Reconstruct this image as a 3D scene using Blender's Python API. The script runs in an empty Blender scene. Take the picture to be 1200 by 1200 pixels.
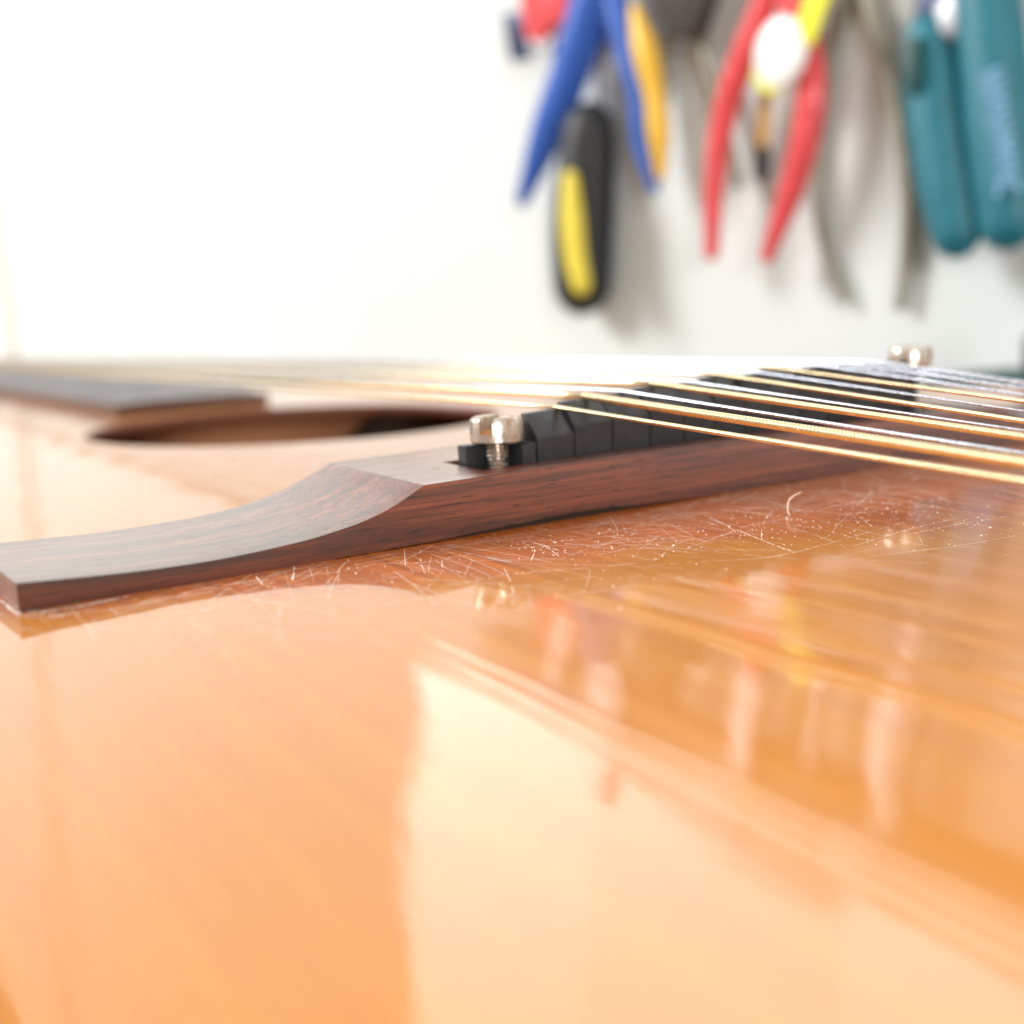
import bpy, bmesh, math, random
from mathutils import Vector, Matrix, noise
random.seed(7)
MM = 0.001
scene = bpy.context.scene
col = scene.collection

# ------------------------------------------------------------------ camera
# guitar coordinates in millimetres: +x towards the tail, +y along the bridge away
# from the bass side, +z up; origin on the soundboard below the near saddle screw
F_PX, YAW, PITCH, ROLL = 1385.6, 0.9694, 0.1726, -0.0400
CAM = Vector((119.63, -80.17, 25.90))
_fw = Vector((-math.sin(YAW) * math.cos(PITCH), math.cos(YAW) * math.cos(PITCH), -math.sin(PITCH)))
_r0 = Vector((math.cos(YAW), math.sin(YAW), 0)); _u0 = _r0.cross(_fw)
_c, _s = math.cos(ROLL), math.sin(ROLL)
_rt = _r0 * _c + _u0 * _s; _up = _u0 * _c - _r0 * _s
cd = bpy.data.cameras.new('camera'); cam = bpy.data.objects.new('camera', cd); col.objects.link(cam)
cam.matrix_world = Matrix(((_rt.x, _up.x, -_fw.x, CAM.x * MM), (_rt.y, _up.y, -_fw.y, CAM.y * MM),
                           (_rt.z, _up.z, -_fw.z, CAM.z * MM), (0, 0, 0, 1)))
cd.sensor_width = 36; cd.sensor_fit = 'HORIZONTAL'; cd.lens = F_PX / 1200 * 36
cd.clip_start = 0.004; cd.clip_end = 20
cd.dof.use_dof = True; cd.dof.focus_distance = 0.129; cd.dof.aperture_fstop = cd.lens / 2.9
scene.camera = cam

# ------------------------------------------------------------------ light
w = bpy.data.worlds.new('World'); scene.world = w; w.use_nodes = True
bg = w.node_tree.nodes['Background']; bg.inputs[0].default_value = (1.0, 0.96, 0.885, 1); bg.inputs[1].default_value = 0.44
def area(name, loc, target, size, power, colour, size_y=None):
    l = bpy.data.lights.new(name, 'AREA'); l.energy = power; l.color = colour; l.size = size
    if size_y: l.shape = 'RECTANGLE'; l.size_y = size_y
    o = bpy.data.objects.new(name, l); col.objects.link(o); o.location = loc
    o.rotation_euler = (Vector(target) - Vector(loc)).to_track_quat('-Z', 'Y').to_euler()
    return o
area('key_lamp', (-2.41, -1.72, 1.77), (-0.28, 0.30, 0.08), 1.20, 119, (1.0, 0.99, 0.98))
area('fill_lamp', (0.42, -0.35, 1.15), (-0.10, 0.05, 0.0), 0.60, 2.5, (1.0, 0.96, 0.91))  # unseen soft fill, added to brighten the bridge face and hole brace
area('workshop_window', (1.75, -0.95, 0.33), (-0.10, 0.05, 0.0), 0.45, 21, (1.0, 0.97, 0.93))
# bright window light over the tool rail; the lacquer mirrors it
for name_, x0_, x1_, z0_, z1_, rad_ in (('window_light', -0.565, -0.361, 0.262, 0.60, 2.35), ('window_light_middle', -0.3605, -0.1805, 0.272, 0.66, 2.05), ('window_light_right', -0.180, 0.07, 0.258, 0.57, 2.3)):
    area(name_, ((x0_ + x1_) / 2, 0.316, (z0_ + z1_) / 2), ((x0_ + x1_) / 2, -1.0, (z0_ + z1_) / 2), x1_ - x0_, rad_ * math.pi * (x1_ - x0_) * (z1_ - z0_), (1.0, 0.965, 0.94), z1_ - z0_)
scene.view_settings.view_transform = 'Standard'; scene.view_settings.look = 'None'
scene.view_settings.exposure = 0.24; scene.view_settings.gamma = 1
scene.view_settings.use_curve_mapping = False
scene.render.engine = 'CYCLES'
scene.cycles.use_denoising = True
scene.cycles.max_bounces = 8

# ------------------------------------------------------------------ helpers
def at(px, py, y):
    d = _fw + _rt * ((px - 600) / F_PX) - _up * ((py - 600) / F_PX)
    return CAM + d * ((y - CAM.y) / d.y)
def on_top(px, py):
    d = _fw + _rt * ((px - 600) / F_PX) - _up * ((py - 600) / F_PX)
    z = 0.0
    for _ in range(6):
        p = CAM + d * ((z - CAM.z) / d.z); z = T(p.x, p.y)
    return p
def T(x, y):
    if x <= 9: return 0.0
    return -0.05 * 30 * math.log(math.cosh((x - 9) / 30))

def link(name, me, mat, parent=None):
    if mat: me.materials.append(mat)
    o = bpy.data.objects.new(name, me); col.objects.link(o)
    if parent: o.parent = parent
    return o
def tag(o, label=None, cat=None, group=None, kind=None):
    if label: o['label'] = label
    if cat: o['category'] = cat
    if group: o['group'] = group
    if kind: o['kind'] = kind
    return o
def empty(name, loc=(0, 0, 0)):
    o = bpy.data.objects.new(name, None); col.objects.link(o); o.location = Vector(loc) * MM
    o.empty_display_size = 0.01
    return o
def finish(bm, name, mat, parent=None, bevel=0, seg=2, angle=35, origin=(0, 0, 0), sharp=None):
    """mm bmesh -> object in metres"""
    bmesh.ops.recalc_face_normals(bm, faces=bm.faces)
    if bevel:
        es = [e for e in bm.edges if len(e.link_faces) == 2 and e.calc_face_angle(0) > math.radians(angle)]
        bmesh.ops.bevel(bm, geom=es, offset=bevel, segments=seg, affect='EDGES', profile=0.6, clamp_overlap=True)
    for v in bm.verts: v.co = (v.co - Vector(origin)) * MM
    for f in bm.faces: f.smooth = True
    me = bpy.data.meshes.new(name); bm.to_mesh(me); bm.free()
    me.set_sharp_from_angle(angle=math.radians(sharp or angle))
    return link(name, me, mat, parent)
def box(bm, a, b):
    a, b = Vector(a), Vector(b)
    vs = [bm.verts.new((x, y, z)) for x in (a.x, b.x) for y in (a.y, b.y) for z in (a.z, b.z)]
    for f in ((0, 1, 3, 2), (4, 6, 7, 5), (0, 4, 5, 1), (2, 3, 7, 6), (0, 2, 6, 4), (1, 5, 7, 3)):
        bm.faces.new([vs[i] for i in f])
def loft(bm, rings, cap=True, closed=True):
    R = [[bm.verts.new(p) for p in r] for r in rings]
    n = len(R[0])
    for a, b in zip(R, R[1:]):
        for i in range(n if closed else n - 1):
            j = (i + 1) % n
            bm.faces.new((a[i], a[j], b[j], b[i]))
    if cap:
        bm.faces.new(R[0]); bm.faces.new(list(reversed(R[-1])))
    return R
def interp(tab, x):
    if x <= tab[0][0]: return tab[0][1]
    for (a, va), (b, vb) in zip(tab, tab[1:]):
        if x <= b: return va + (vb - va) * (x - a) / (b - a)
    return tab[-1][1]
def catmull(P, n):
    P = [Vector(p) for p in P]; Q = [P[0] * 2 - P[1]] + P + [P[-1] * 2 - P[-2]]; out = []
    for i in range(len(P) - 1):
        p0, p1, p2, p3 = Q[i:i + 4]
        for k in range(n):
            t = k / n
            out.append(0.5 * ((2 * p1) + (p2 - p0) * t + (2 * p0 - 5 * p1 + 4 * p2 - p3) * t * t + (3 * p1 - p0 - 3 * p2 + p3) * t ** 3))
    out.append(P[-1]); return out
def sweep(bm, path, rad, depth=None, seg=14, n=8, round_ends=True):
    """elliptical tube: rad (half width across) and depth (half thickness along y), lists per path point"""
    depth = depth or rad
    C = catmull(path, n); m = len(C); rings = []
    A = catmull([(r, d, 0) for r, d in zip(rad, depth)], n)
    seq = []
    for i in range(m):
        t = (C[min(i + 1, m - 1)] - C[max(i - 1, 0)]).normalized()
        seq.append((C[i], t, A[i].x, A[i].y))
    if round_ends:
        c, t, a, d = seq[0]; head = [(c - t * a * math.sin(q), t, a * math.cos(q), d * math.cos(q)) for q in (1.45, 1.1, 0.7, 0.35)]
        c, t, a, d = seq[-1]; tail = [(c + t * a * math.sin(q), t, a * math.cos(q), d * math.cos(q)) for q in (0.35, 0.7, 1.1, 1.45)]
        seq = head + seq + tail
    for c, t, a, d in seq:
        e2 = Vector((0, 1, 0)); e1 = e2.cross(t).normalized(); e2 = t.cross(e1).normalized()
        rings.append([c + e1 * (a * math.cos(q)) + e2 * (d * math.sin(q)) for q in [2 * math.pi * k / seg for k in range(seg)]])
    loft(bm, rings)

# ------------------------------------------------------------------ materials
def nt(name):
    m = bpy.data.materials.new(name); m.use_nodes = True
    t = m.node_tree; return m, t, t.nodes['Principled BSDF']
def N(t, kind, **kw):
    n = t.nodes.new(kind)
    for k, v in kw.items():
        if k in n.bl_rna.properties: setattr(n, k, v)
        else: n.inputs[k].default_value = v
    return n
def coords(t, scale):
    tc = N(t, 'ShaderNodeTexCoord'); mp = N(t, 'ShaderNodeMapping'); mp.inputs['Scale'].default_value = scale
    t.links.new(tc.outputs['Object'], mp.inputs['Vector']); return mp.outputs['Vector']
def ntex(t, vec, scale, detail=3, rough=0.55, dist=0):
    n = N(t, 'ShaderNodeTexNoise'); n.inputs['Scale'].default_value = scale; n.inputs['Detail'].default_value = detail
    n.inputs['Roughness'].default_value = rough; n.inputs['Distortion'].default_value = dist
    t.links.new(vec, n.inputs['Vector']); return n.outputs['Fac']
def ramp(t, fac, stops):
    r = N(t, 'ShaderNodeValToRGB'); e = r.color_ramp.elements
    while len(e) < len(stops): e.new(0.5)
    for el, (p, c) in zip(e, stops): el.position = p; el.color = (*c, 1) if len(c) == 3 else c
    t.links.new(fac, r.inputs['Fac']); return r.outputs['Color']
def mix(t, fac, a, b, mode='MIX'):
    m = N(t, 'ShaderNodeMix', data_type='RGBA', blend_type=mode)
    for s, v in ((0, fac), (6, a), (7, b)):
        if isinstance(v, (int, float)): m.inputs[s].default_value = v
        elif isinstance(v, tuple): m.inputs[s].default_value = (*v, 1)
        else: t.links.new(v, m.inputs[s])
    return m.outputs[2]
def math_(t, op, a, b=0.0, c=None):
    m = N(t, 'ShaderNodeMath', operation=op)
    for i, v in enumerate((a, b, c)):
        if v is None: continue
        if isinstance(v, (int, float)): m.inputs[i].default_value = v
        else: t.links.new(v, m.inputs[i])
    return m.outputs[0]
def bump(t, h, dist, strength=1.0, normal=None):
    b = N(t, 'ShaderNodeBump'); b.inputs['Strength'].default_value = strength; b.inputs['Distance'].default_value = dist
    t.links.new(h, b.inputs['Height'])
    if normal: t.links.new(normal, b.inputs['Normal'])
    return b.outputs['Normal']
G = (0, 0, 0); W1 = (1, 1, 1)

def mat_soundboard():
    m, t, p = nt('lacquered spruce')
    g1 = ntex(t, coords(t, (12, 900, 100)), 1.0, 4, 0.6)
    g2 = ntex(t, coords(t, (60, 2600, 100)), 1.0, 3, 0.6)
    big = ntex(t, coords(t, (14, 40, 10)), 1.0, 3, 0.5)
    c = ramp(t, g1, [(0.28, (0.46, 0.140, 0.004)), (0.52, (0.55, 0.192, 0.005)), (0.75, (0.61, 0.240, 0.010))])
    c = mix(t, math_(t, 'MULTIPLY', g2, 0.48), c, (0.40, 0.090, 0.003))
    c = mix(t, math_(t, 'MULTIPLY', big, 0.4), c, (0.60, 0.245, 0.010))
    # redder, ragged wear patch on the tail side; bridge shade and reflection painted in
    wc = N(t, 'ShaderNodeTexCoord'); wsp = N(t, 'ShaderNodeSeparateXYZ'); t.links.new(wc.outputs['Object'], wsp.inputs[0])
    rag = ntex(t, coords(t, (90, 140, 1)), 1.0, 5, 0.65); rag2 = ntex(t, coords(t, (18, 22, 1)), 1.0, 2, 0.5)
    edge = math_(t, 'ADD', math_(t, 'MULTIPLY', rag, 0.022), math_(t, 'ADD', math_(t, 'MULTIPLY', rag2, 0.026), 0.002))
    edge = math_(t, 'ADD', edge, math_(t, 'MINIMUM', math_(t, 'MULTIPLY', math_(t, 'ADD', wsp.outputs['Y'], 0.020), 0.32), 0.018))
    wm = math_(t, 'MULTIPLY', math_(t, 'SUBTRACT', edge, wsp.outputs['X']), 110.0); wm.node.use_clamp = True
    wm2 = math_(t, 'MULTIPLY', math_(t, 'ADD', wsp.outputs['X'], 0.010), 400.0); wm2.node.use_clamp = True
    worn_dark = mix(t, ramp(t, g1, [(0.35, G), (0.65, W1)]), (0.33, 0.058, 0.003), (0.58, 0.135, 0.005))
    c = mix(t, math_(t, 'MULTIPLY', math_(t, 'MULTIPLY', wm, wm2), 0.9), c, worn_dark)
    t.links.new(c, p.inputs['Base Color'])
    p.inputs['Roughness'].default_value = 0.45; p.inputs['Specular IOR Level'].default_value = 0.2
    p.inputs['Coat Weight'].default_value = 1.0; p.inputs['Coat IOR'].default_value = 1.6
    # fine polishing scratches lift the coat roughness in places
    sc = ntex(t, coords(t, (60, 60, 60)), 1.0, 4, 0.6)
    t.links.new(ramp(t, sc, [(0.30, (0.03,) * 3), (0.75, (0.11,) * 3)]), p.inputs['Coat Roughness'])
    # relief of the old lacquer: slow waves, grain lines sunk along x, and split grain lines beside the bass wing
    wav = ntex(t, coords(t, (20, 34, 10)), 1.0, 2, 0.5)
    grain = ntex(t, coords(t, (8, 650, 10)), 1.0, 2, 0.5)
    n1 = bump(t, wav, 0.00036)
    med = ntex(t, coords(t, (150, 300, 10)), 1.0, 3, 0.55)
    n1 = bump(t, med, 0.000024, 1.0, n1)
    n1 = bump(t, grain, 0.0000070, 1.0, n1)
    tc = N(t, 'ShaderNodeTexCoord'); sp = N(t, 'ShaderNodeSeparateXYZ'); t.links.new(tc.outputs['Object'], sp.inputs[0])
    wob = ntex(t, coords(t, (90, 6, 1)), 1.0, 2, 0.5)
    yy = math_(t, 'ADD', sp.outputs['Y'], math_(t, 'MULTIPLY', wob, 0.0012))
    hs = None
    for y0, wd, hgt in ((-0.0340, 0.0007, 1.0), (-0.0322, 0.0005, 0.7), (-0.0358, 0.0004, 0.5)):
        d = math_(t, 'DIVIDE', math_(t, 'SUBTRACT', yy, y0), wd)
        gss = math_(t, 'POWER', 2.718, math_(t, 'MULTIPLY', math_(t, 'MULTIPLY', d, d), -1.0))
        gss = math_(t, 'MULTIPLY', gss, hgt)
        hs = gss if hs is None else math_(t, 'ADD', hs, gss)
    mask = math_(t, 'SMOOTH_MIN', math_(t, 'MAXIMUM', math_(t, 'MULTIPLY', math_(t, 'SUBTRACT', sp.outputs['X'], 0.028), 60.0), 0.0), 1.0, 0.2)
    hs = math_(t, 'MULTIPLY', hs, mask)
    n1 = bump(t, hs, 0.00007, 1.0, n1)
    t.links.new(n1, p.inputs['Coat Normal'])
    return m
def mat_rosewood(name='rosewood', axis='y', dark=1.0, rough=0.36):
    m, t, p = nt(name)
    def sc(l, c): return (c, l, c) if axis == 'y' else (l, c, c)
    s1 = ntex(t, coords(t, sc(12, 560)), 1.0, 6, 0.70, 0.5)
    s2 = ntex(t, coords(t, sc(60, 2600)), 1.0, 4, 0.65)
    s3 = ntex(t, coords(t, sc(40, 200)), 1.0, 4, 0.65)
    s4 = ntex(t, coords(t, sc(30, 1100)), 1.0, 4, 0.65)
    k = dark
    c = ramp(t, s1, [(0.33, (0.020 * k, 0.006 * k, 0.004 * k)), (0.44, (0.13 * k, 0.024 * k, 0.010 * k)), (0.54, (0.24 * k, 0.050 * k, 0.020 * k)), (0.68, (0.38 * k, 0.110 * k, 0.048 * k))])
    c = mix(t, math_(t, 'MULTIPLY', ramp(t, s2, [(0.46, G), (0.64, W1)]), 0.75), c, (0.035 * k, 0.010 * k, 0.006 * k))
    c = mix(t, math_(t, 'MULTIPLY', ramp(t, s4, [(0.60, G), (0.74, W1)]), 0.45), c, (0.40 * k, 0.15 * k, 0.075 * k))
    c = mix(t, ramp(t, s3, [(0.54, G), (0.74, W1)]), c, (0.045 * k, 0.015 * k, 0.010 * k))
    # open pores: short dark dashes along the grain
    pr = ntex(t, coords(t, sc(210, 4600)), 1.0, 2, 0.5)
    pores = ramp(t, pr, [(0.635, G), (0.70, W1)])
    c = mix(t, pores, c, (0.010, 0.005, 0.004))
    t.links.new(c, p.inputs['Base Color'])
    rr = mix(t, pores, (rough, rough, rough), (0.9, 0.9, 0.9))
    t.links.new(rr, p.inputs['Roughness'])
    p.inputs['Coat Weight'].default_value = 1.0; p.inputs['Coat Roughness'].default_value = 0.27; p.inputs['Coat IOR'].default_value = 1.55
    n1 = bump(t, math_(t, 'SUBTRACT', math_(t, 'MULTIPLY', s2, 0.25), pores), 0.00006, 0.8)
    t.links.new(n1, p.inputs['Normal'])
    return m
def mat_plain(name, c, rough=0.5, metal=0.0, var=0.12, vs=120, bmp=0.0, spec=0.5):
    m, t, p = nt(name)
    n1 = ntex(t, coords(t, (vs,) * 3), 1.0, 4, 0.6)
    lo = tuple(x * (1 - var) for x in c); hi = tuple(min(1, x * (1 + var)) for x in c)
    t.links.new(ramp(t, n1, [(0.3, lo), (0.7, hi)]), p.inputs['Base Color'])
    t.links.new(ramp(t, n1, [(0.3, (rough * 0.85,) * 3), (0.7, (min(1, rough * 1.15),) * 3)]), p.inputs['Roughness'])
    p.inputs['Metallic'].default_value = metal; p.inputs['Specular IOR Level'].default_value = spec
    if bmp: t.links.new(bump(t, n1, bmp), p.inputs['Normal'])
    return m
def mat_screw():
    m, t, p = nt('worn nickel')
    a = ntex(t, coords(t, (420,) * 3), 1.0, 5, 0.65); b = ntex(t, coords(t, (1300,) * 3), 1.0, 3, 0.6)
    rust = ramp(t, a, [(0.46, G), (0.62, W1)])
    c = mix(t, math_(t, 'MULTIPLY', b, 0.4), (0.66, 0.61, 0.55), (0.34, 0.29, 0.25))
    c = mix(t, math_(t, 'MULTIPLY', rust, 0.8), c, (0.30, 0.15, 0.06))
    t.links.new(c, p.inputs['Base Color'])
    t.links.new(mix(t, rust, (1, 1, 1), (0.25, 0.25, 0.25)), p.inputs['Metallic'])
    t.links.new(mix(t, rust, (0.27,) * 3, (0.7,) * 3), p.inputs['Roughness'])
    t.links.new(bump(t, b, 0.00005, 0.7), p.inputs['Normal'])
    return m
def mat_wood(name, a, b, axis='x', rough=0.6):
    m, t, p = nt(name)
    s = (10, 320, 320) if axis == 'x' else (320, 10, 320)
    g = ntex(t, coords(t, s), 1.0, 4, 0.6, 0.2)
    t.links.new(ramp(t, g, [(0.3, a), (0.7, b)]), p.inputs['Base Color']); p.inputs['Roughness'].default_value = rough
    t.links.new(bump(t, g, 0.00015, 0.6), p.inputs['Normal'])
    return m
M = dict(
    board=mat_soundboard(), rose=mat_rosewood(dark=0.8), rose_x=mat_rosewood('rosewood fingerboard', 'x', 0.5, 0.34),
    saddle=mat_plain('black saddle plastic', (0.020, 0.020, 0.022), 0.5, var=0.35, vs=700, bmp=0.00004),
    screw=mat_screw(),
    bronze=mat_plain('bronze winding', (0.84, 0.68, 0.42), 0.24, 1.0, var=0.05, vs=900),
    steel=mat_plain('plain steel string', (0.50, 0.53, 0.60), 0.27, 1.0, var=0.05, vs=900),
    spruce=mat_wood('bare spruce', (0.50, 0.25, 0.11), (0.62, 0.36, 0.18), 'x'),
    pale=mat_wood('pale brace wood', (0.86, 0.34, 0.16), (0.92, 0.42, 0.21), 'y'),
    mahog=mat_wood('mahogany', (0.20, 0.07, 0.03), (0.30, 0.11, 0.05), 'x', 0.4),
    endgrain=mat_wood('red brown hole edge', (0.17, 0.048, 0.022), (0.27, 0.085, 0.04), 'y', 0.5),
    bench=mat_wood('bench wood', (0.30, 0.19, 0.10), (0.42, 0.28, 0.16), 'x'),
    rail=mat_wood('rail wood', (0.33, 0.20, 0.10), (0.45, 0.29, 0.16), 'x'),
    wall=mat_plain('white painted wall', (0.66, 0.705, 0.700), 0.8, var=0.03, vs=6, bmp=0.0004),
    trim=mat_plain('cream painted trim', (0.70, 0.70, 0.655), 0.6, var=0.03, vs=9),
    ivory=mat_plain('ivory nut', (0.75, 0.70, 0.58), 0.4),
    blue=mat_plain('blue grip', (0.025, 0.11, 0.50), 0.38, var=0.1),
    yellow=mat_plain('yellow grip', (0.82, 0.50, 0.04), 0.42, var=0.06),
    lemon=mat_plain('lemon grip', (0.80, 0.66, 0.06), 0.42, var=0.06),
    lime=mat_plain('lime tape', (0.78, 0.82, 0.03), 0.4, var=0.06),
    black=mat_plain('black rubber', (0.014, 0.015, 0.017), 0.55, var=0.2),
    red=mat_plain('red dipped grip', (0.74, 0.085, 0.095), 0.2, var=0.12),
    teal=mat_plain('teal dipped grip', (0.011, 0.160, 0.215), 0.5, var=0.12),
    dteal=mat_plain('dark teal inset', (0.004, 0.055, 0.055), 0.5, var=0.12),
    print=mat_plain('pale blue print', (0.30, 0.58, 0.85), 0.5, var=0.05),
    tool=mat_plain('tool steel', (0.36, 0.36, 0.38), 0.48, 1.0, var=0.2, vs=200),
    olive=mat_plain('tarnished steel', (0.27, 0.26, 0.21), 0.5, 0.6, var=0.2, vs=200),
    darkst=mat_plain('blackened steel', (0.030, 0.024, 0.020), 0.75, 0.0, var=0.25, vs=200),
    navy=mat_plain('navy steel', (0.045, 0.055, 0.12), 0.4, 0.3, var=0.25, vs=200),
    amber=mat_plain('amber handle', (0.55, 0.30, 0.02), 0.3, var=0.1),
    white=mat_plain('white disc', (0.86, 0.88, 0.88), 0.35, var=0.02),
    lilac=mat_plain('lilac cap', (0.50, 0.52, 0.75), 0.4, var=0.05),
    grey=mat_plain('grey bottle', (0.09, 0.08, 0.10), 0.4, var=0.1),
    gap_shade=mat_plain('dark gap shade', (0.025, 0.012, 0.007), 0.9, var=0.4, vs=900),  # near-black tone standing in for shade in the bridge gap
    rust=mat_plain('slot rust', (0.34, 0.17, 0.06), 0.85, var=0.45, vs=1500, bmp=0.0001),
    dust=mat_plain('lacquer dust', (0.90, 0.86, 0.78), 0.5, var=0.08, vs=3000),
    lint=mat_plain('pale fibre', (0.80, 0.66, 0.50), 0.6, var=0.1, vs=2000),
)

# ------------------------------------------------------------------ setting
bm = bmesh.new(); box(bm, (-2600, 320, -900), (1200, 345, 1600))
tag(finish(bm, 'wall', M['wall']), 'plain white painted wall behind the workbench', 'wall', kind='structure')
bm = bmesh.new(); box(bm, (-2600, -500, -145), (1200, 319.5, -103))
tag(finish(bm, 'workbench_top', M['bench'], bevel=2), 'brown wooden workbench top under the guitar', 'bench', kind='structure')
bm = bmesh.new(); box(bm, (-1775, 311, -102), (-1715, 320.5, 1500))
tag(finish(bm, 'wall_trim', M['trim'], bevel=3), 'cream vertical trim board on the white wall', 'trim')

# ------------------------------------------------------------------ guitar
guitar = empty('guitar', (0, 0, 0))
tag(guitar, 'glossy orange twelve string guitar lying on its back, scratched around its rosewood bridge', 'guitar')
HX, HY, HR = -148.0, 41.0, 49.5
HW = [(-331, 0), (-330, 34), (-322, 88), (-300, 128), (-260, 145), (-210, 134), (-150, 127), (-90, 148), (-30, 182), (40, 196), (100, 180), (150, 138), (182, 70), (190, 28), (191, 0)]
outl = [p for p in catmull([(x, h, 0) for x, h in HW], 6)]
outl = [(p.x, max(p.y, 0)) for p in outl]
poly = [(x, HY + h) for x, h in outl] + [(x, HY - h) for x, h in reversed(outl[1:-1])]
def outer(th):
    d = (math.cos(th), math.sin(th)); best = 400
    for (x1, y1), (x2, y2) in zip(poly, poly[1:] + poly[:1]):
        ex, ey = x2 - x1, y2 - y1; den = d[0] * ey - d[1] * ex
        if abs(den) < 1e-9: continue
        rx, ry = x1 - HX, y1 - HY
        tt = (rx * ey - ry * ex) / den; s = (rx * d[1] - ry * d[0]) / den
        if tt > 0 and -1e-6 <= s <= 1 + 1e-6: best = min(best, tt)
    return best
NT, NR = 480, 130
TH = [2 * math.pi * i / NT for i in range(NT)]; RO = [outer(t) for t in TH]
verts, faces = [], []
def pt(i, r, dz): x = HX + r * math.cos(TH[i]); y = HY + r * math.sin(TH[i]); return (x * MM, y * MM, (T(x, y) + dz) * MM)
for k in range(NR + 1):
    for i in range(NT): verts.append(pt(i, HR + (RO[i] - HR) * k / NR, 0))
for k in range(NR):
    for i in range(NT):
        j = (i + 1) % NT; faces.append((k * NT + i, (k + 1) * NT + i, (k + 1) * NT + j, k * NT + j))
me = bpy.data.meshes.new('soundboard'); me.from_pydata(verts, [], faces); me.update()
for f in me.polygons: f.use_smooth = True
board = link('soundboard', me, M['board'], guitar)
# rounded cut edge of the sound hole and underside
verts, faces = [], []
prof = [(0.0, 0.0), (-0.35, -0.35), (-0.45, -0.9), (-0.45, -3.0), (60, -3.0)]
for dr, dz in prof:
    for i in range(NT): verts.append(pt(i, min(HR + dr, RO[i] - 2) if dr > 50 else HR + dr, dz))
for k in range(len(prof) - 1):
    for i in range(NT):
        j = (i + 1) % NT; faces.append((k * NT + i, k * NT + j, (k + 1) * NT + j, (k + 1) * NT + i))
me = bpy.data.meshes.new('sound_hole_edge'); me.from_pydata(verts, [], faces); me.update()
for f in me.polygons: f.use_smooth = True
link('sound_hole_edge', me, M['endgrain'], board)
# sides and back
verts, faces = [], []; n = len(poly)
for x, y in poly: verts.append((x * MM, y * MM, T(x, y) * MM))
for x, y in poly: verts.append((x * MM, y * MM, -0.1005))
faces = [(i, (i + 1) % n, n + (i + 1) % n, n + i) for i in range(n)]
me = bpy.data.meshes.new('side'); me.from_pydata(verts, [], faces); me.update()
link('side', me, M['mahog'], guitar)
me = bpy.data.meshes.new('back_panel')
me.from_pydata([(x * MM, y * MM, z * MM) for z in (-100.2, -103) for x, y in poly], [], [tuple(range(n)), tuple(range(n, 2 * n))] + [(i, (i + 1) % n, n + (i + 1) % n, n + i) for i in range(n)])
link('back_panel', me, M['mahog'], guitar)
bm = bmesh.new(); loft(bm, [[(x, -80, -2.9), (x, -80, -20), (x, -40, -34), (x, 62, -34), (x, 84, -26), (x, 100, -12), (x, 112, -4.5), (x, 120, -2.9)] for x in (-241, -232)])
finish(bm, 'brace', M['pale'], guitar, bevel=1)
bm = bmesh.new(); box(bm, (-329, -5, -100), (-290, 85, -0.4)); finish(bm, 'neck_block', M['spruce'], guitar, bevel=1)
# neck, fingerboard, frets, nut
bm = bmesh.new(); YC = 40
rings = []
for x, hw, zt in ((-216, 23.0, 3.6), (-330, 23.0, 3.8), (-640, 22.0, 4.4)):
    rings.append([(x, YC - hw, 0.2 if x > -331 else 0), (x, YC + hw, 0.2), (x, YC + hw, zt - 0.6), (x, YC + hw * 0.5, zt), (x, YC - hw * 0.5, zt), (x, YC - hw, zt - 0.6)])
loft(bm, rings); fb = finish(bm, 'fingerboard', M['rose_x'], guitar, bevel=0.3)
for k in range(1, 21):
    x = -648 + 648 * (1 - 2 ** (-k / 12))
    if x > -219: continue
    hw = interp([(-640, 22.0), (-330, 23.0), (-216, 23.0)], x) - 0.5; zt = interp([(-640, 4.4), (-330, 3.8), (-216, 3.6)], x)
    bm = bmesh.new(); loft(bm, [[(x - 1, y, zt - 0.3), (x + 1, y, zt - 0.3), (x + 0.6, y, zt + 0.8), (x - 0.6, y, zt + 0.8)] for y in (YC - hw, YC + hw)])
    finish(bm, 'fret', M['tool'], fb)
bm = bmesh.new(); rings = []
for x, hw, d in ((-331.5, 27, 60), (-350, 26, 34), (-380, 26, 22), (-640, 23, 18), (-652, 26, 17), (-700, 36, 17), (-860, 40, 17)):
    top = -0.05 if x > -645 else -4
    rings.append([(x, YC + hw * c, top - (0 if c in (-1, 1) else d * math.sqrt(1 - c * c))) for c in (-1, -0.9, -0.6, 0, 0.6, 0.9, 1)])
loft(bm, rings); finish(bm, 'neck', M['mahog'], guitar)
bm = bmesh.new(); box(bm, (-646, YC - 23, -0.5), (-640.2, YC + 23, 7.6)); finish(bm, 'nut', M['ivory'], guitar, bevel=0.8)

# ---- bridge
WF, WB = 6.98, -16.29
ZF = [(-58, 2.75), (-52, 2.35), (-45.8, 2.05), (-39.4, 1.98), (-34.8, 2.15), (-29.6, 2.5), (-26.4, 2.9), (-23.3, 3.42), (-21.2, 3.92), (-19.2, 4.55), (-17, 5.45), (-14.6, 6.66)]
ZB = [(-58, 2.9), (-52, 2.6), (-43.1, 2.32), (-34.9, 2.5), (-31, 2.72), (-28.1, 3.05), (-24.5, 3.7), (-21.1, 4.6), (-17.5, 5.9), (-14.6, 7.2)]
def smooth_tab(tab):
    c = catmull([(a, b, 0) for a, b in tab], 6); return [(p.x, p.y) for p in c]
ZF, ZB = smooth_tab(ZF), smooth_tab(ZB)
SL0, SL1, SX0, SX1 = -4.4, 84.4, -5.6, 3.25
ys = [-58 + 0.55 * i for i in range(79)]; ys = [y for y in ys if y < -14.75] + [-14.6]
ys += [-12, -9, -6.5, SL0 - 0.01]; mids = [SL0 + 0.01] + [SL0 + 1.2 * i for i in range(1, 74)] + [SL1 - 0.01]
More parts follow.
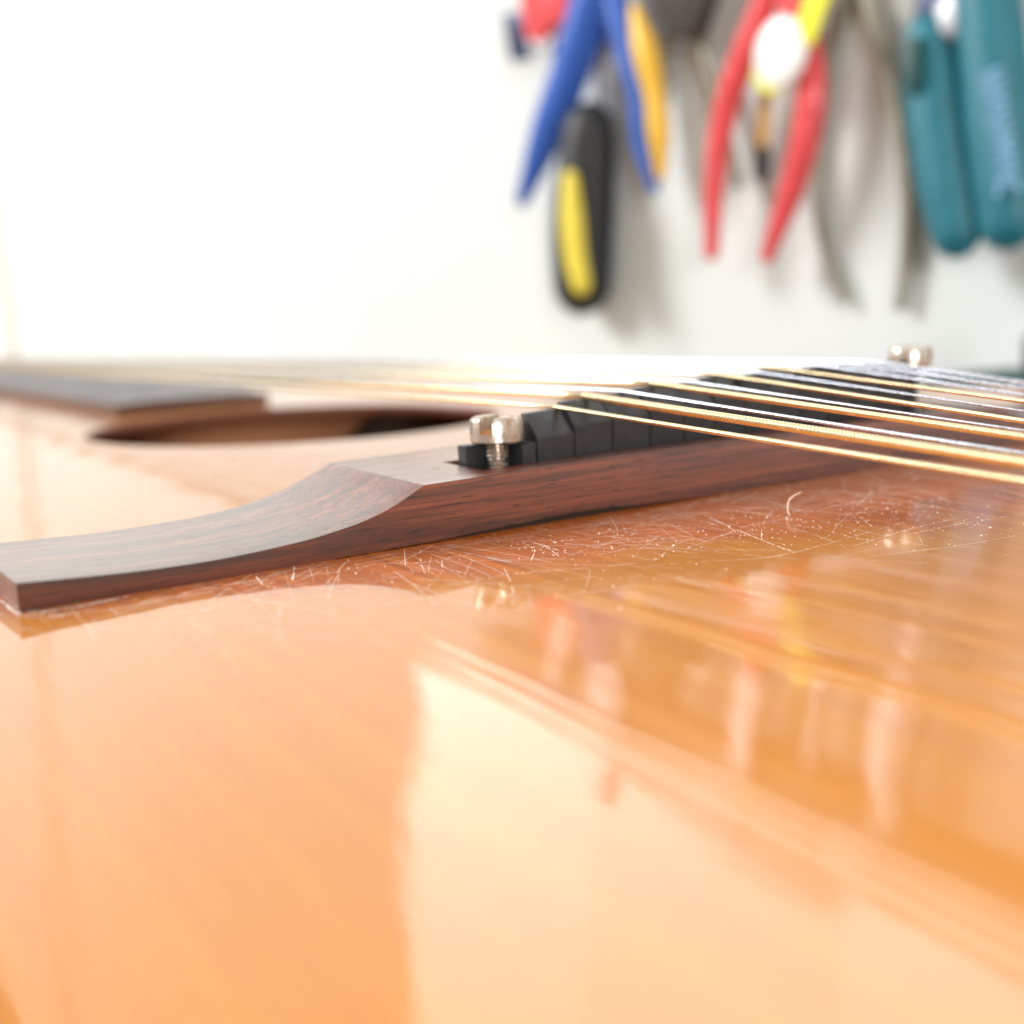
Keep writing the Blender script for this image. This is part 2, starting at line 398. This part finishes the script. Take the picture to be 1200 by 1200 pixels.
mids = [m for m in mids if m < SL1]
right = [SL1 + 0.01] + [80 - y for y in reversed(ys[:-1])]
def zt(y):
    yy = min(y, 80 - y)
    if yy >= -14.6: return (6.66 + 0.012 * min(yy + 14.6, 30), 7.2 + 0.012 * min(yy + 14.6, 30))
    return interp(ZF, yy), interp(ZB, yy)
def ring(y, slot):
    zf, zb = zt(y)
    lift = 0.0
    if -26 < y < 60:
        lift = 0.72 * math.exp(-((y - 6) / 15) ** 2) + 0.07 * max(0, noise.noise(Vector((y * 0.55, 3, 1)))) + 0.2 * max(-0.2, noise.noise(Vector((y * 2.3, 9, 1)))) + 0.05
    def top(x): return zb + (zf - zb) * (x - WB) / (WF - WB)
    a, b = SX1, SX0
    if slot in (1, 2) :
        ta = top(a) - 5.0; tb = top(b) - 5.0
    else: ta = top(a); tb = top(b)
    wob = 0.05 * noise.noise(Vector((y * 0.3, 0, 5)))
    return [(WF + wob, y, lift), (WF, y, zf), (a, y, top(a)), (a, y, ta), (b, y, tb), (b, y, top(b)), (WB, y, zb), (WB, y, 0.0)]
bm = bmesh.new()
rings = [ring(y, 0) for y in ys] + [ring(y, 1) for y in mids] + [ring(y, 0) for y in right]
# skew the bass end of the wing slightly, as on the real part
R = loft(bm, rings)
bmesh.ops.remove_doubles(bm, verts=bm.verts, dist=0.0005)
bmesh.ops.dissolve_degenerate(bm, edges=bm.edges, dist=0.0002)
bridge = finish(bm, 'bridge', M['rose'], guitar, bevel=0.28, seg=3, angle=32, sharp=14)
tag(bridge, 'dark rosewood bridge with scooped wings, its lower edge lifting from the top')

# dark strip set back under the lifting front edge, painting in the gap's shade
bm = bmesh.new(); loft(bm, [[(WF - 0.55 - 0.35 * abs(noise.noise(Vector((yv, 1, 2)))), yv, -0.02), (WF - 0.55, yv, 0.9), (WF - 3, yv, 0.9), (WF - 3, yv, -0.02)] for yv in [-24 + 0.6 * k for k in range(135)]])
finish(bm, 'gap_shade_strip', M['gap_shade'], bridge)

# ---- saddle: black base with stepped segments
CREST = [(9.1, 13.10, 650, 477), (13.8, 14.14, 684, 464), (19.9, 14.35, 727, 458), (25.1, 14.99, 762, 449), (30.9, 14.94, 800, 446), (36.5, 15.5, 835, 438),
         (43.2, 15.4, 885, 434), (47.0, 15.8, 897, 430), (55.5, 15.6, 970, 426), (58.7, 15.8, 977, 423), (66.0, 15.9, 0, 0), (69.2, 16.0, 0, 0)]
SEGY = [4.0, 9.8, 15.9, 22.3, 28.3, 34.0, 39.7, 45.3, 51.0, 56.9, 62.5, 68.0, 73.8]
def rise(y): return 0.052 * y
bm = bmesh.new()
def sec(y, z0, z1, x0=-3.3, x1=2.55): return [(x1, y, z0), (x1, y, z1), (x0, y, z1), (x0, y, z0)]
# end tabs forked around the screws, body between
zb0 = 4.6
loft(bm, [sec(y, zb0 + rise(y) * 0.6, 9.2 + rise(y)) for y in (3.0, 40, 76.6)])
for s in (0, 1):
    yy = (lambda v: v) if s == 0 else (lambda v: 80 - v)
    zt_ = 9.25 + rise(yy(0))
    loft(bm, [sec(yy(v), zb0, zt_, -3.6, -1.7) for v in (-3.4, -1, 3.2)])
    box(bm, (-3.1, min(yy(1.9), yy(3.9)), zb0), (2.9, max(yy(1.9), yy(3.9)), zt_ - 0.1))
saddle = finish(bm, 'saddle', M['saddle'], guitar, bevel=0.18)
tag(saddle, 'black plastic saddle rail tilted between two slotted screws')
STR = []
CREST[10] = (66.0, at(1022, 424.5, 66.0).z, 0, 0); CREST[11] = (69.2, at(1034, 423.5, 69.2).z, 0, 0)
for i, (y, z, px, py) in enumerate(CREST):
    cx = at(px, py, y).x if px else 2.2 - 1.2 * (i == 11)
    cx = max(-2.0, min(2.4, cx))
    zc = z - 0.25
    STR.append((y, z, cx))
    y0, y1 = SEGY[i] + 0.08, SEGY[i + 1] - 0.08
    sh = zc - 3.0
    bm = bmesh.new(); rr = []
    for yv in (y0, y1):
        d = rise(yv - (y0 + y1) / 2)
        base = 9.0 + rise(yv)
        rr.append([(3.05, yv, base - 4.4), (3.05, yv, max(sh + d, base + 0.4)), (cx + 0.45, yv, zc + d), (cx - 0.45, yv, zc + d), (-3.0, yv, max(sh - 0.2 + d, base + 0.3)), (-3.0, yv, base - 1.5)])
    loft(bm, rr); finish(bm, 'saddle_segment', M['saddle'], saddle, bevel=0.22)

# ---- slotted height screws
def screw(y, ztop, rot):
    e = empty('height_screw', (0, y, 0)); e.parent = guitar
    r, hb, ht, sl = 3.25, 1.25, 1.95, 0.85
    bm = bmesh.new(); z0 = ztop - hb - ht
    n = 36
    prof = [(r - 0.25, z0), (r, z0 + 0.25), (r, z0 + hb)]
    rg = [[(a * math.cos(2 * math.pi * k / n), a * math.sin(2 * math.pi * k / n), z) for k in range(n)] for a, z in prof]
    loft(bm, rg)
    for s in (1, -1):
        a0 = math.asin(sl / r); arc = [a0 + (math.pi - 2 * a0) * k / 18 for k in range(19)]
        def dshape(q, z, ins): return [(q * math.cos(a), s * max(q * math.sin(a), sl + ins), z) for a in arc]
        loft(bm, [dshape(r, z0 + hb - 0.05, 0), dshape(r, ztop - 0.55, 0), dshape(r - 0.16, ztop - 0.2, 0.03), dshape(r - 0.5, ztop, 0.15)])
    bmesh.ops.rotate(bm, verts=bm.verts, cent=(0, 0, 0), matrix=Matrix.Rotation(rot, 3, 'Z'))
    finish(bm, 'screw_head', M['screw'], e, angle=40)
    bm = bmesh.new(); box(bm, (-r * 0.93, -sl - 0.02, z0 + hb - 0.1), (r * 0.93, sl + 0.02, z0 + hb + 0.45)); bmesh.ops.rotate(bm, verts=bm.verts, cent=(0, 0, 0), matrix=Matrix.Rotation(rot, 3, 'Z'))
    finish(bm, 'slot_rust', M['rust'], e, bevel=0.15)
    bm = bmesh.new(); rg = []; z = 3.0; k = 0
    while z < z0 + 0.2:
        rr = 1.45 if k % 2 else 1.2
        rg.append([(rr * math.cos(a), rr * math.sin(a), z + 0.25 * a / (2 * math.pi)) for a in [2 * math.pi * i / 18 for i in range(18)]]); z += 0.25; k += 1
    loft(bm, rg); finish(bm, 'threaded_shaft', M['screw'], e, angle=80)
    return e
tag(screw(0.1, 12.75, math.radians(-58)), 'slotted screw with rust in its slot at the bass end of the saddle')
tag(screw(80.0, 17.0, math.radians(20)), 'slotted screw at the treble end of the saddle')

# ---- strings
GA = [0.58, 1.06, 0.44, 0.84, 0.30, 0.60, 0.26, 0.52, 0.38, 0.38, 0.26, 0.26]
KIND = ['bronze', 'bronze', 'steel', 'bronze', 'steel', 'bronze', 'steel', 'bronze', 'steel', 'steel', 'steel', 'steel']
SLOPE = [0.052, 0.058, 0.067, 0.067, 0.073, 0.084, 0.085, 0.079, 0.094, 0.088, 0.09, 0.09]
XT = 122.0
for i in range(12):
    y, z, cx = STR[i]; r = GA[i] / 2; wound = KIND[i] == 'bronze'
    zr = z + 0.0
    yt = 40 + (y - 40) * 0.93; yn = 40 + (y - 40) * 0.68
    pts = []   # (point, radius)
    L = XT - cx; pitch = 0.50 if GA[i] > 1 else 0.42 if GA[i] > 0.8 else 0.24
    tail_end = Vector((XT, yt, zr - SLOPE[i] * L)); crest = Vector((cx, y, zr)); nut = Vector((-643, yn, 7.9))
    if wound:
        m = int(80 / pitch) * 8
        pts.append((tail_end, r))
        for k in range(m + 1):
            s = 80 * (1 - k / m)
            p = crest.lerp(tail_end, s / L)
            pts.append((p, r * (1 - (0.30 if GA[i] > 0.8 else 0.12) * (1 - abs(math.sin(math.pi * s / pitch))))))
    else:
        for k in range(12): pts.append((tail_end.lerp(crest, k / 11), r))
    for k in range(1, 25): pts.append((crest.lerp(nut, (k / 24) ** 1.6), r))
    seg = 12; verts, faces = [], []
    for p, rr in pts:
        for q in range(seg):
            a = 2 * math.pi * q / seg; verts.append((p.x * MM, (p.y + rr * math.cos(a)) * MM, (p.z + rr * math.sin(a)) * MM))
    for k in range(len(pts) - 1):
        for q in range(seg):
            w2 = (q + 1) % seg; faces.append((k * seg + q, k * seg + w2, (k + 1) * seg + w2, (k + 1) * seg + q))
    me = bpy.data.meshes.new('string'); me.from_pydata(verts, [], faces); me.update()
    for f in me.polygons: f.use_smooth = True
    so = link('string', me, M[KIND[i]], guitar)
    so['label'] = 'bronze wound guitar string' if wound else 'plain silver steel guitar string'
# tailpiece holding the string ends, behind the camera's edge of view
bm = bmesh.new(); loft(bm, [[(119, yv, 1.0), (136, yv, 0.5), (136, yv, 7.5), (119, yv, 9.0)] for yv in (3, 77)])
tp = finish(bm, 'tailpiece', M['tool'], guitar, bevel=0.8)
for yv in (14, 60):
    bm = bmesh.new(); loft(bm, [[(135, yv, 3.5), (135, yv + 6, 3.5), (135, yv + 6, 5.5), (135, yv, 5.5)], [(193, 35 + (yv > 40) * 6, T(193, 0) + 0.3), (193, 39 + (yv > 40) * 6, T(193, 0) + 0.3), (193, 39 + (yv > 40) * 6, T(193, 0) + 2), (193, 35 + (yv > 40) * 6, T(193, 0) + 2)]])
    finish(bm, 'tailpiece_arm', M['tool'], tp)

# ---- wear: scratches and flecks of dry lacquer in front of the bridge
bm = bmesh.new()
def fleck(p, s):
    a = random.random() * 6.28; e = s * random.uniform(0.5, 1.0); vs = []
    for q in range(4):
        vs.append(bm.verts.new((p.x + (s if q % 2 == 0 else e) * math.cos(a + q * 1.57), p.y + (s if q % 2 == 0 else e) * math.sin(a + q * 1.57), p.z - 0.01)))
    tp = bm.verts.new((p.x, p.y, p.z + s * random.uniform(0.2, 0.8)))
    for q in range(4): bm.faces.new((vs[q], vs[(q + 1) % 4], tp))
    bm.faces.new(vs[::-1])
def strip(pix, wd, dots=0.0):
    P = catmull([on_top(*q) for q in pix], 8)
    for a, b in zip(P, P[1:]):
        if random.random() < 0.12: continue
        d = (b - a); nrm = Vector((-d.y, d.x, 0)).normalized()
        w0 = wd * random.uniform(0.3, 1.0)
        q = [a + nrm * w0, b + nrm * w0, b - nrm * w0, a - nrm * w0]
        for v in q: v.z = T(v.x, v.y) + 0.012
        bm.faces.new([bm.verts.new(v) for v in q])
        if random.random() < dots: fleck(a + nrm * random.uniform(-.15, .15), random.uniform(0.04, 0.13))
SCR = [([(-12, 700), (4, 706), (18, 717), (40, 719), (75, 714), (110, 707), (150, 699)], .16, 1.0), ([(8, 712), (24, 722), (60, 722), (90, 716)], .07, 1.0),
       ([(25, 716), (60, 716), (110, 708)], .10, .9), ([(48, 728), (95, 717), (130, 714), (180, 704), (240, 690), (300, 680)], .05, .8),
       ([(130, 715), (142, 720)], .05, .6), ([(345, 664), (343, 680)], .05, .7), ([(362, 664), (369, 684)], .03, .1), ([(300, 676), (309, 686)], .10, .3),
       ([(20, 735), (70, 742), (160, 728), (260, 704), (360, 683)], .03, .1), ([(400, 670), (430, 663), (470, 660), (485, 670)], .025, .5),
       ([(490, 660), (520, 655), (540, 650)], .03, .5), ([(518, 657), (520, 665), (545, 672)], .03, .5),
       ([(520, 686), (560, 680), (600, 673), (660, 668), (745, 660)], .03, .4), ([(560, 695), (620, 686), (700, 675)], .02, .2),
       ([(625, 636), (655, 645), (672, 651)], .05, .8), ([(612, 636), (626, 644), (622, 658)], .04, .6), ([(640, 640), (655, 652)], .05, .8),
       ([(700, 626), (760, 616), (800, 613)], .035, .7), ([(700, 626), (760, 638), (850, 648), (935, 655)], .025, .25),
       ([(735, 650), (767, 656), (785, 642), (800, 635)], .03, .2), ([(827, 604), (845, 613), (870, 624), (900, 636), (932, 648)], .05, .9),
       ([(848, 597), (880, 601), (905, 604)], .06, .9), ([(806, 642), (840, 630), (860, 622)], .03, .5),
       ([(760, 663), (830, 658), (900, 653), (960, 640), (1010, 626), (1060, 612)], .03, .4), ([(905, 612), (960, 620), (1000, 630), (1025, 634)], .03, .4),
       ([(930, 600), (990, 585), (1040, 575)], .03, .5), ([(1000, 640), (1060, 622), (1130, 605)], .03, .5), ([(1040, 632), (1120, 615), (1200, 602)], .03, .4),
       ([(960, 596), (1010, 588), (1060, 592)], .05, .9), ([(1020, 575), (1060, 570), (1110, 585)], .05, .9), ([(650, 700), (720, 690), (800, 676)], .02, .1),
       ([(430, 685), (480, 672), (520, 664)], .018, .1), ([(520, 668), (500, 690)], .018, .1), ([(900, 640), (1000, 655), (1090, 660)], .02, .2),
       ([(1040, 650), (1120, 640), (1190, 628)], .03, .4), ([(980, 660), (1060, 646), (1150, 640)], .02, .3)]
for pix, wd, dt in SCR: strip(pix, wd, dt)
for _ in range(330):   # long fine crossing scratches along the whole bridge edge
    y0 = random.uniform(-56, 62); x0 = WF + 0.6 + abs(random.gauss(0, 1)) * 11; L_ = random.uniform(2, 17)
    a_ = random.choice((random.gauss(1.57, 0.25), random.gauss(0.1, 0.35), random.gauss(0.8, 0.3), random.gauss(2.3, 0.3))); bend = random.gauss(0, 0.05); wd = random.uniform(0.006, 0.026)
    prev = None
    for k in range(9):
        f_ = k / 8 * L_; x = x0 + f_ * math.cos(a_ + bend * f_ * 0.1); y = y0 + f_ * math.sin(a_ + bend * f_ * 0.1)
        if x < WF + 0.3 and y > -58.5: break
        pnt = Vector((x, y, T(x, y) + 0.012))
        if prev is not None and random.random() < 0.8:
            d = pnt - prev; nn_ = Vector((-d.y, d.x, 0)).normalized() * wd
            bm.faces.new([bm.verts.new(v) for v in (prev + nn_, pnt + nn_, pnt - nn_, prev - nn_)])
            if random.random() < 0.12: fleck(pnt + Vector((random.gauss(0, .12), random.gauss(0, .12), 0)), random.uniform(0.02, 0.07))
        prev = pnt
# loose flecks, crowded where the pick and hand have worn the lacquer
spots = [((640, 640), 70, 12, 90), ((740, 632), 80, 18, 150), ((880, 620), 70, 20, 150), ((980, 612), 80, 25, 170), ((1060, 595), 60, 20, 150), ((1040, 575), 40, 8, 60),
         ((700, 655), 120, 22, 80), ((240, 695), 140, 12, 70), ((60, 720), 50, 14, 70), ((470, 668), 90, 14, 60), ((1120, 620), 60, 25, 90), ((600, 690), 150, 16, 50), ((420, 700), 120, 20, 26)]
for (cx, cy), sx, sy, nn in spots:
    for _ in range(int(nn * 1.35)):
        p = on_top(cx + random.gauss(0, sx * 0.6), cy + random.gauss(0, sy * 0.6))
        if p.x < WF + 0.3 and p.y > -58.5: continue
        fleck(p, min(0.15, 0.022 + random.expovariate(1 / 0.036)))
dustm = finish(bm, 'lacquer_flecks', M['dust'], board, angle=20)
tag(dustm, 'pale scratches and dry lacquer flecks in front of the bridge', kind='stuff')
bm = bmesh.new()
P0 = on_top(925, 605); fib = [P0 + Vector((0, 0, 0.1)), at(923, 597, P0.y + .3), at(924, 588, P0.y + 1), at(930, 581, P0.y + 2), at(939, 577, P0.y + 3)]
sweep(bm, fib, [.06, .08, .09, .08, .05], seg=8, n=6)
tag(finish(bm, 'lint_fibre', M['lint'], None), 'curled pale lint fibre lying on the scratched guitar top', 'fibre')
# ------------------------------------------------------------------ tools hanging on the wall
YT = 303
def ppath(pts, y=YT): return [at(a, b, y) for a, b in pts]
def pxr(ws, y=YT, px=800):   # pixel widths -> half widths in mm at that column
    d = (at(px, 150, y) - CAM).dot(_fw); return [q * 0.5 * d / F_PX for q in ws]
def part(name, pts, ws, mat, parent, y=YT, dep=None, **k):
    px = sum(a for a, b in pts) / len(pts); w_ = pxr(ws, y, px); r = [q * 1.15 for q in w_]; d = [q * (dep or 0.92) for q in w_]
    bm = bmesh.new(); sweep(bm, ppath(pts, y), r, d, **k)
    return finish(bm, name, mat, parent, angle=60)
def plate(name, pts, y0, y1, mat, parent, bev=0.8):
    bm = bmesh.new(); P = [at(a, b, (y0 + y1) / 2) for a, b in pts]
    loft(bm, [[(p.x, yv, p.z) for p in P] for yv in (y0, y1)]); return finish(bm, name, mat, parent, bevel=bev)

# rail with pegs above the frame
zr0 = 213
bm = bmesh.new(); box(bm, (-470, 306, zr0), (120, 320.4, zr0 + 26))
rail = finish(bm, 'tool_rail', M['rail'], None, bevel=1.5); tag(rail, 'wooden wall rail the hand tools hang from', 'rail')

def pliers(name, label, cat):
    e = empty(name); return tag(e, label, cat, None)
t = pliers('blue_pliers', 'pliers with blue grips, one inlaid in yellow, hanging beside the red cutter', 'pliers')
part('handle', [(703, -60), (692, 5), (668, 85), (642, 155), (613, 232)], [42, 48, 46, 42, 18], M['blue'], t, y=300)
hr = part('handle', [(712, -60), (722, 5), (735, 60), (748, 110), (752, 165), (767, 220)], [26, 30, 28, 24, 22, 12], M['blue'], t, y=303)
part('grip_inlay', [(744, 12), (756, 60), (767, 110), (772, 155), (774, 205)], [14, 30, 24, 26, 12], M['yellow'], hr, y=300)
plate('jaw', [(690, -45), (724, -45), (738, -110), (722, -330), (708, -330), (692, -110)], 299, 307, M['tool'], t)
plate('spring_plate', [(696, 10), (722, 10), (718, 28), (700, 26)], 300, 306, M['tool'], t, .3)
t = pliers('red_cutter', 'small red cutter with a dark steel lever, beside the blue pliers', 'cutter')
plate('body', [(628, -50), (668, -60), (669, 20), (650, 32), (640, 52), (622, 44), (616, 2)], 298, 306, M['red'], t, 1.2)
plate('lever', [(592, 16), (640, 10), (642, 24), (612, 34), (620, 70), (602, 72), (596, 40)], 299, 304, M['navy'], t, .8)
plate('blade', [(622, 46), (650, 44), (648, 62), (624, 62)], 300, 303, M['tool'], t, .3)
plate('hanger', [(640, -40), (650, -40), (650, -130), (640, -130)], 300, 307, M['tool'], t, .3)
t = pliers('screwdriver', 'stubby black handled driver with a yellow inset, behind the blue pliers', 'screwdriver')
hb = part('handle', [(690, 156), (685, 215), (682, 280), (682, 330)], [62, 72, 74, 70], M['black'], t, y=306)
part('grip_inlay', [(668, 212), (670, 255), (674, 300), (681, 332)], [22, 31, 30, 26], M['lemon'], hb, y=290, dep=.7)
part('shaft', [(700, 150), (712, 40), (728, -120), (742, -260)], [12, 11, 11, 10], M['tool'], t, y=310)
t = pliers('end_nippers', 'end nippers with a blackened head and tarnished legs, behind the red pliers', 'nippers')
plate('head', [(768, -70), (835, -70), (838, -5), (822, 42), (795, 46), (772, 18)], 302, 310, M['darkst'], t, 2)
part('handle', [(808, 20), (824, 55), (840, 105), (852, 160), (866, 215)], [22, 16, 14, 12, 10], M['olive'], t, y=312)
part('handle', [(790, 20), (783, 50), (779, 90), (776, 140)], [20, 15, 13, 11], M['olive'], t, y=313)
plate('hanging_loop', [(796, -60), (808, -60), (808, -160), (796, -160)], 303, 308, M['darkst'], t, .4)
t = pliers('red_pliers', 'long nose pliers with glossy red dipped handles, a white disc tied on', 'pliers')
part('handle', [(912, -70), (897, 0), (870, 70), (850, 130), (838, 205), (834, 296)], [28, 30, 32, 30, 26, 18], M['red'], t, y=301)
part('handle', [(905, -70), (928, 0), (947, 65), (950, 130), (930, 215), (899, 300)], [28, 30, 32, 34, 30, 17], M['red'], t, y=303)
plate('jaw', [(892, -60), (926, -60), (932, -110), (915, -380), (905, -380), (888, -110)], 298, 306, M['tool'], t)
t = pliers('hang_tag', 'round white disc with a lime yellow strap, tied on the red pliers', 'tag')
c0 = at(914, 62, 294.5); bm = bmesh.new()
loft(bm, [[(c0.x + q * math.cos(2 * math.pi * k / 32), yv, c0.z + q * math.sin(2 * math.pi * k / 32)) for k in range(32)] for q, yv in ((13.2, 296.2), (13.8, 295.6), (13.8, 294.2), (12.6, 293.2), (6, 292.6), (0.5, 292.5))])
finish(bm, 'disc', M['white'], t, angle=70)
bm = bmesh.new(); A = [c0 + Vector((14.0 * math.cos(a), 0.4, 14.0 * math.sin(a))) for a in [math.radians(195 + 8 * k) for k in range(10)]]
sweep(bm, A, [.8, 2.1, 2.5, 2.6, 2.6, 2.6, 2.5, 2.3, 1.6, .8], [1.2] * 10, n=3); finish(bm, 'rim_tape', M['lime'], t, angle=60)
plate('strap', [(930, 45), (952, 54), (985, -40), (990, -95), (962, -95), (955, -40)], 293.6, 295.4, M['lime'], t, .4)
t = pliers('small_screwdriver', 'slim amber screwdriver with a black tip, behind the red pliers', 'screwdriver')
part('handle', [(899, 20), (897, 100), (894, 172)], [17, 15, 14], M['amber'], t, y=309)
part('tip', [(894, 180), (893, 204)], [20, 18], M['black'], t, y=309)
part('shaft', [(899, 20), (902, -60), (904, -200)], [7, 7, 7], M['tool'], t, y=309)
t = pliers('callipers', 'bare steel callipers with two bowed legs, beside the teal pliers', 'callipers')
part('leg', [(1000, -70), (990, -10), (971, 70), (960, 150), (959, 220), (969, 290), (990, 352)], [26, 22, 17, 16, 15, 14, 10], M['olive'], t, y=316)
part('leg', [(1004, -70), (1020, 0), (1040, 75), (1056, 150), (1064, 220), (1064, 290), (1057, 358)], [26, 24, 20, 19, 18, 16, 12], M['olive'], t, y=316)
bm = bmesh.new(); c0 = at(1003, -72, 308)
loft(bm, [[(c0.x + 9 * math.cos(2 * math.pi * k / 24), yv, c0.z + 9 * math.sin(2 * math.pi * k / 24)) for k in range(24)] for yv in (303, 314)]); finish(bm, 'pivot', M['tool'], t, bevel=1)
plate('hanging_loop', [(998, -70), (1008, -70), (1008, -235), (998, -235)], 304, 309, M['tool'], t, .4)
t = pliers('teal_pliers', 'large pliers with thick teal dipped handles, pale blue lettering on one', 'pliers')
h1 = part('handle', [(1087, 50), (1094, 110), (1102, 170), (1112, 225), (1121, 272)], [56, 62, 64, 62, 54], M['teal'], t, y=302)
plate('grip_notch', [(1061, 44), (1080, 44), (1084, 98), (1071, 112), (1062, 90)], 291, 297, M['dteal'], h1, .5)
h2 = part('handle', [(1156, -10), (1163, 60), (1170, 130), (1177, 200), (1181, 258)], [66, 70, 72, 70, 62], M['teal'], t, y=302)
plate('jaw', [(1070, 50), (1086, -20), (1110, -50), (1140, -50), (1150, 20), (1128, 44), (1100, 36)], 301, 309, M['navy'], t, 1.5)
plate('pivot_plate', [(1098, 10), (1120, -10), (1132, 25), (1120, 48), (1104, 40)], 297, 300.5, M['tool'], t, 1)
plate('jaw', [(1096, -40), (1136, -40), (1156, -120), (1138, -330), (1102, -330), (1086, -120)], 299, 308, M['tool'], t, 1.5)
# lettering on the right grip
cu = bpy.data.curves.new('lettering', 'FONT'); cu.body = 'NNWNWMWNC'; cu.size = 1; cu.extrude = 0.02; cu.align_x = 'CENTER'; cu.align_y = 'CENTER'
tmp = bpy.data.objects.new('lettering_tmp', cu); col.objects.link(tmp)
bpy.context.view_layer.update()
me = bpy.data.meshes.new_from_object(tmp.evaluated_get(bpy.context.evaluated_depsgraph_get())); bpy.data.objects.remove(tmp)
xs = [v.co.x for v in me.vertices]; ysz = [v.co.y for v in me.vertices]; lw = max(xs) - min(xs); lh = max(ysz) - min(ysz)
A, B = at(1158, 84, 292), at(1179, 226, 292); ax = (B - A).normalized(); ln = (B - A).length; up = Vector((0, -1, 0)).cross(ax); mid = (A + B) / 2
if up.x < 0: up = -up
for v in me.vertices:
    q = mid + ax * (v.co.x / lw * ln) + up * (v.co.y / lh * 8.6); off = (v.co.y / lh * 8.6)
    q.y = 302 - 10.2 * math.sqrt(max(0.05, 1 - (off / 13) ** 2)) - (0.35 if v.co.z > 0 else -0.5); v.co = q * MM
link('lettering', me, M['print'], h2)

# things on the bench between guitar and wall
bm = bmesh.new(); box(bm, (-122, 246, -103), (60, 296, -1.5))
cs = finish(bm, 'tool_case', M['dteal'], None, bevel=4, seg=3); tag(cs, 'dark teal tool case standing behind the guitar body', 'case')
bt = empty('bottle', (-94, 272, -2.0)); tag(bt, 'dark grey bottle with a lilac cap on the teal case', 'bottle')
def lathe(name, prof, mat, parent, n=28):
    bm = bmesh.new(); loft(bm, [[(r * math.cos(2 * math.pi * k / n), r * math.sin(2 * math.pi * k / n), z) for k in range(n)] for r, z in prof]); return finish(bm, name, mat, parent, angle=40)
lathe('body', [(5, 0.4), (6, 1), (6, 11), (5, 12.5), (3.6, 13)], M['grey'], bt)
lathe('cap', [(4, 12.6), (4.4, 13), (4.4, 18.5), (3.8, 19.2), (0.5, 19.4)], M['lilac'], bt)
